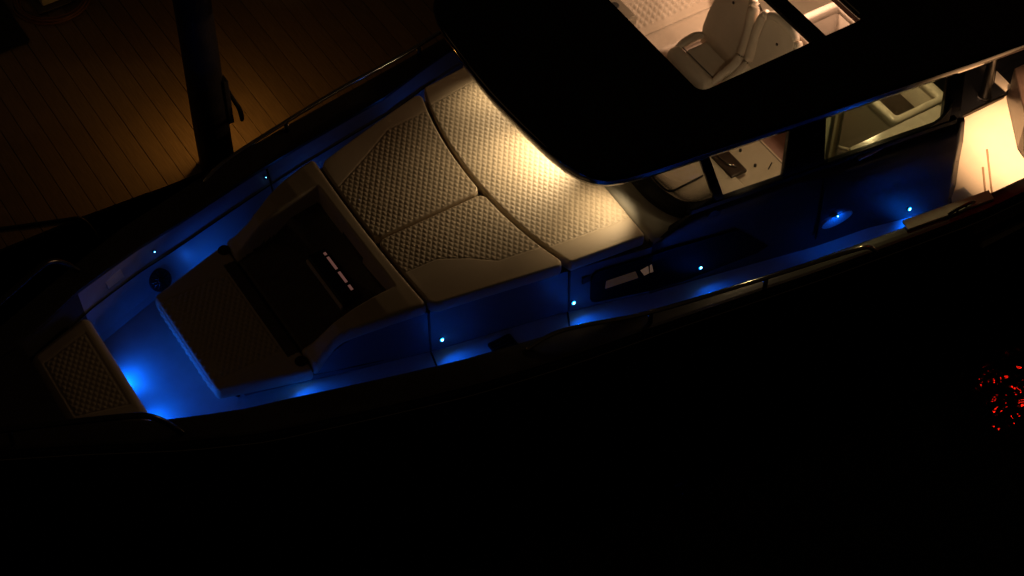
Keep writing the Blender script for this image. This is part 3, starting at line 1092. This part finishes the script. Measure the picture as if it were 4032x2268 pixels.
# ------------------------------------------------------------------ helm area seen through glass and roof opening
dsh = prism("dash", [(1.30, -1.20), (1.42, -1.33), (1.95, -1.38), (1.95, .95), (2.40, 1.0), (2.40, 1.40), (1.42, 1.34), (1.30, 1.2)], .60, .715, DASH, boat, .015)
tube("dash_trim", smooth_path([(1.22 + .08, -.45, .728), (1.32, -.70, .73), (1.32, -.98, .73), (1.36, -1.055, .73), (1.46, -1.06, .73), (1.70, -1.05, .73)], 4), .010, BLACK, dsh, n=8)
disc_prism("cup_ring", (2.29, 1.22, .715), (0, 0, 1), .05, .012, IRON, stt_ if False else boat, n=20, bev=.004)
# helm console with instrument panel
con = prism("helm_console", [(1.96, -1.40), (2.46, -1.40), (2.46, -.2), (1.96, -.2)], .30, .66, DASH, boat, .03)
bm = bmesh.new()
bm_box(bm, 1.90, 2.07, -1.20, -.30, .70, .735, .008)
from_bm("instrument_panel", bm, WORKTOP, con)
tube("chrome_trim", [(1.93, -.85, .742), (1.95, -1.05, .742), (2.0, -1.13, .742)], .008, STEEL, con, n=8)
for ky in (-.93, -1.15):
    disc_prism("knob", (2.20, ky, .66), (0, 0, 1), .013, .03, BLACKM, con, n=14, bev=.006)
tube("throttle_lever", [(2.28, -1.24, .66), (2.30, -1.25, .74)], .006, BLACKM, con, n=8)
box("console_seam", 2.42, 2.426, -1.38, -.25, .655, .663, BLACKM, con)


def helm_seat(yc, label, both=False):
    t = thing("helm_seat", label, "seat", (2.75, yc, -.42), "helm seats in a row")
    w = .315
    CI = CREAM_IN
    # pedestal
    disc_prism("pedestal", (2.78, yc, -.42), (0, 0, 1), .09, .62, DSTEEL, t, n=18)
    # pan
    pad("seat", lambda y: 2.70, lambda y: 3.0, lambda x: yc - w + .09, lambda x: yc + w - .09, .44, .14, CI, edge=.04, corner=.05, res=.02, parent=t,
        zfun=lambda X, Y: .425 - .035 * np.clip(1 - ((X - 2.86) / .15) ** 2, 0, 1) * np.clip(1 - ((Y - yc) / .22) ** 2, 0, 1))
    # front bolster roll
    pad("bolster", lambda y: 2.545, lambda y: 2.705, lambda x: yc - w, lambda x: yc + w, .455, .22, CI, edge=.07, corner=.06, res=.018, parent=t)
    tube("seam", [(2.708, yc - w + .06, .428), (2.708, yc + w - .06, .428)], .005, BLACKM, t, n=6)
    # side wings: seat level rising into the backrest edge
    for s in (-1, 1):
        y0 = yc + s * (w - .03)
        path = [(2.66, y0, .40), (2.76, y0, .445), (2.88, y0, .46), (2.97, y0 - s * .02, .45)]
        rad = [.03, .045, .045, .03]
        if s < 0 or both:
            path = path[:2] + [(2.88, y0, .48), (2.985, y0, .56), (3.03, y0, .72), (3.06, y0, .92), (3.085, y0 - s * .02, 1.10), (3.10, y0 - s * .05, 1.20)]
            rad = [.03, .045, .055, .065, .065, .06, .055, .035]
        tube("side_wing", path, rad, CI, t, n=12, sub=4)
    # backrest shell
    rings = []
    for z, xb, ww, th in ((.38, 2.98, .27, .07), (.55, 3.02, .30, .08), (.72, 3.055, .285, .075), (.92, 3.09, .235, .07), (1.10, 3.115, .215, .06), (1.19, 3.125, .20, .045), (1.21, 3.13, .16, .02)):
        ring = []
        for k in range(24):
            a = 2 * math.pi * k / 24
            ca, sa = math.cos(a), math.sin(a)
            ring.append((xb + th * math.copysign(abs(ca) ** .6, ca) * .5 + (.04 * (sa * sa)) * -1, yc + ww * math.copysign(abs(sa) ** .55, sa), z))
        rings.append(ring)
    loft("backrest", rings, CI, t, smooth=True)
    # headrest roll along the top
    path = [(3.10, yc - .20, 1.19), (3.125, yc - .12, 1.225), (3.13, yc, 1.235), (3.125, yc + .12, 1.225), (3.10, yc + .20, 1.19)]
    tube("headrest", path, [.035, .05, .052, .05, .035], CI, t, n=12, sub=4)
    # small embroidered badge
    box("badge", 3.052, 3.066, yc - .008, yc + .010, 1.0, 1.02, WORKTOP, t)
    # steel grab handle on the back
    tube("back_handle", [(3.16, yc - .27, .60), (3.20, yc - .29, .80), (3.19, yc - .285, 1.0), (3.14, yc - .26, 1.15)], .012, DSTEEL, t, n=8, sub=4)
    return t


helm_seat(.40, "ivory helm seat in the middle of the roof opening, its cushion fully visible")
helm_seat(-.27, "ivory helm seat whose backrest shows at the corner of the roof opening", True)

# port side settee with quilted back panel
stt = thing("port_settee", "ivory settee with quilted panel along the port side inside the cabin", "settee", (2.9, 1.15, -.42))
box("plinth", 2.05, 3.50, .86, 1.33, -.41, .18, GELI, stt, .02)
o = pad("seat_pad", lambda y: 2.05, lambda y: 3.5, lambda x: .84, lambda x: 1.25, .28, .10, CREAM_IN, edge=.03, corner=.04, res=.03, parent=stt)
# sloped quilted back
bm = bmesh.new()
nu_, nv_ = 130, 50
for_q = []
for i in range(nu_ + 1):
    row = []
    for j in range(nv_ + 1):
        x = 2.05 + 1.45 * i / nu_
        f = j / nv_
        y = 1.10 + .20 * f
        z = .29 + .42 * f
        k = min(1, (x - 2.20) / .02, (3.40 - x) / .02, (f - .17) / .04, (.80 - f) / .04)
        hq = float(quilt_height(np.array((x) * .8), np.array(f * .45 * .8), .014)) * max(0, k)
        row.append(bm.verts.new((x, y - .9 * hq, z + .42 * hq)))
    for_q.append(row)
for i in range(nu_):
    for j in range(nv_):
        bm.faces.new((for_q[i][j], for_q[i + 1][j], for_q[i + 1][j + 1], for_q[i][j + 1]))
from_bm("quilted_back", bm, CREAM_IN, stt, True)
box("top_ledge", 2.05, 3.5, 1.30, 1.42, .60, .715, GELI, stt, .02)
box("end_panel", 3.50, 3.53, .86, 1.42, -.41, .72, GELI, stt, .01)

# galley island with a deep white rim and a dark sunken worktop
gal = thing("galley_island", "white galley island with rounded rim around a dark sunken worktop", "galley", (3.88, -.6, -.42))
x0, x1, y0, y1 = 3.56, 4.21, -1.42, .20
o_ = rounded_rect(x0, x1, y0, y1, .07)
i_ = rounded_rect(x0 + .085, x1 - .085, y0 + .085, y1 - .085, .025)
frame_ring("rim", o_, i_, .60, .70, GELI, gal, .03)
bm = bmesh.new()
O = [bm.verts.new((p[0], p[1], .60)) for p in i_]
I2 = [bm.verts.new((p[0], p[1], .36)) for p in rounded_rect(x0 + .10, x1 - .10, y0 + .10, y1 - .10, .02)]
for k in range(len(i_)):
    j = (k + 1) % len(i_)
    bm.faces.new((O[k], O[j], I2[j], I2[k]))
from_bm("inner_wall", bm, GELI, gal)
prism("worktop", rounded_rect(x0 + .098, x1 - .098, y0 + .098, y1 - .098, .02), .34, .365, WORKTOP, gal)
tube("tap", [(4.0, -.30, .365), (4.0, -.30, .48), (3.98, -.33, .51), (3.95, -.36, .49)], .010, STEEL, gal, n=8)
frame_ring("cabinet", rounded_rect(x0 + .02, x1 - .02, y0 + .02, y1 - .02, .06), rounded_rect(x0 + .05, x1 - .05, y0 + .05, y1 - .05, .04), -.41, .598, GELI, gal)

# folded frame and curtain behind the long side window
for xx, w_ in ((2.68, .05), (2.80, .03)):
    box("door_post", xx, xx + w_, -1.50, -1.42, -.41, 1.55, DASH, boat, .008)
tube("folding_frame", [(2.86, -1.40, 1.1), (2.86, -1.40, .80), (2.95, -1.40, .70), (3.22, -1.40, .50)], .020, GELI, boat, n=8)
tube("folding_frame", [(2.88, -1.38, .62), (3.16, -1.42, .36)], .018, GELI, boat, n=8)
box("curtain", 2.70, 2.78, -1.40, -1.30, -.2, 1.45, DASH, boat, .01)
# side bench outboard of the galley
box("side_shelf", 2.95, 3.98, -1.66, -1.50, .76, .79, GELI, boat, .008)

# ------------------------------------------------------------------ aft cockpit, right edge
FLOOR_LINE = mat("floor_line_brown", (0.34, 0.22, 0.13), 0.6)
tube("roof_post", [(5.28, -.90, -.27), (5.28, -.90, 1.542)], .052, DSTEEL, boat, n=18)
disc_prism("post_foot", (5.28, -.90, -.262), (0, 0, 1), .075, .02, DSTEEL, boat, n=18, bev=.005)
ctr = box("black_counter", 4.10, 6.4, -.985, .6, -.30, -.265, BLACK, boat, .008)
prism("lit_floor_tile", [(5.62, -.69), (5.60, -.94), (5.50, -.965), (5.50, -.80)], -.2645, -.255, COCK, ctr)  # pale tile on the counter stands in for lit floor seen through an opening
tube("counter_edge", [(4.1, -.99, -.268), (5.46, -.99, -.268)], .016, DSTEEL, ctr, n=8)
stt2 = thing("aft_sofa", "brown lit sofa beyond the black counter in the upper right corner", "sofa", (6.2, .2, -.30))
box("sofa_base", 5.80, 7.0, -.52, 1.9, -.29, -.02, GELI, stt2, .02)
pad("sofa_cushion", lambda y: 5.78, lambda y: 7.0, lambda x: -.54, lambda x: 1.9, .06, .08, CREAM_IN, edge=.03, corner=.05, res=.06, parent=stt2)
st = thing("aft_bench", "dark moulded seat with pale rounded cushion at the right edge", "seat", (5.6, -1.5, -.30))
prism("seat_base", [(5.47, -1.02), (5.10, -1.60), (5.05, -1.80), (5.5, -1.98), (6.3, -1.98), (6.3, -1.02)], -.295, .12, WORKTOP, st, .02)
pad("seat_cushion", lambda y: 5.50, lambda y: 6.25, lambda x: -1.9, lambda x: -1.08, .26, .14, CREAM_IN, edge=.05, corner=.10, res=.03, parent=st)
for (xa, ya), (xb, yb) in (((4.85, -1.45), (4.49, -1.94)), ((4.66, -1.61), (4.45, -1.89))):
    tube("floor_line", [(xa, ya, -.302), (xb, yb, -.3065)], .012, FLOOR_LINE, boat, n=8)  # thin brown lines across the cockpit floor
# mast on the roof with the red all-round light, mirrored in the water astern
ml = Vector((6.13, -1.63, 3.05))
mst = tube("mast", [(ml.x, ml.y, 1.68), (ml.x, ml.y, ml.z - .07)], .02, DSTEEL, boat, n=10)
disc_prism("lantern_base", (ml.x, ml.y, ml.z - .075), (0, 0, 1), .05, .02, BLACKM, mst, n=16)
bm = bmesh.new()
bmesh.ops.create_uvsphere(bm, u_segments=16, v_segments=10, radius=.055)
bmesh.ops.translate(bm, verts=bm.verts, vec=ml)
from_bm("red_lantern", bm, REDL, mst, True)

# ------------------------------------------------------------------ lamps
def lamp(name, kind, loc, power, col, radius=.05, aim=None, size=None, blend=.5):
    ld = bpy.data.lights.new(name, kind)
    ld.energy = power
    ld.color = col
    ld.shadow_soft_size = radius
    o = bpy.data.objects.new(name, ld)
    COL.objects.link(o)
    o.location = loc
    if kind == 'SPOT':
        ld.spot_size = math.radians(size)
        ld.spot_blend = blend
        o.rotation_euler = (Vector(aim) - Vector(loc)).to_track_quat('-Z', 'Y').to_euler()
    return o


WARM = (1.0, .73, .42)
PINK = (1.0, .60, .36)
# spotlights hung from the underside of the roof overhang, just ahead of the windscreen
for yy, pw, ay, cn in ((-.06, 70, -.06, 95), (.88, 21, .74, 80), (-.95, 20, -.90, 88)):
    dl = tube("spotlight_stem", [(1.0, yy, 1.5425), (1.0, yy, 1.18)], .012, DSTEEL, roof, n=8)
    disc_prism("spotlight", (1.0, yy, 1.185), (-.25, 0, -1), .035, .03, DSTEEL, roof, n=16, bev=.004)
    lamp("spotlight_lamp", 'SPOT', (.985, yy, 1.14), pw, WARM, .025, (.62 if cn > 90 else .66, ay, .68), cn, 1.0).parent = dl
# cabin lights under the solid part of the roof
for loc, pw in (((3.80, .35, 1.49), 75), ((3.75, -.95, 1.49), 32)):
    dl = disc_prism("ceiling_light", (loc[0], loc[1], 1.5425), (0, 0, -1), .06, .012, STEEL, roof, n=18, bev=.004)
    lamp("cabin_lamp", 'POINT', loc, pw, PINK, .05).parent = dl
dl = disc_prism("ceiling_light", (2.15, -1.18, 1.5425), (0, 0, -1), .06, .012, STEEL, roof, n=18, bev=.004)
lamp("cabin_lamp", 'POINT', (2.15, -1.18, 1.49), 9.0, WARM, .05).parent = dl
# cockpit flood light
dl = disc_prism("ceiling_light", (5.05, -1.55, 1.5425), (0, 0, -1), .06, .012, STEEL, roof, n=18, bev=.004)
lamp("cockpit_lamp", 'SPOT', (5.05, -1.50, 1.51), 460, (1.0, .58, .30), .04, (5.2, -1.62, -.3), 60, 1.0).parent = dl
# jetty lamp
jl = lamp("jetty_lamp", 'POINT', (lp.x + .04, lp.y + .08, .30), 7.5, (1.0, .44, .085), .04)
jl.parent = pil
jl.matrix_parent_inverse = Matrix.Translation(-wloc(pil))
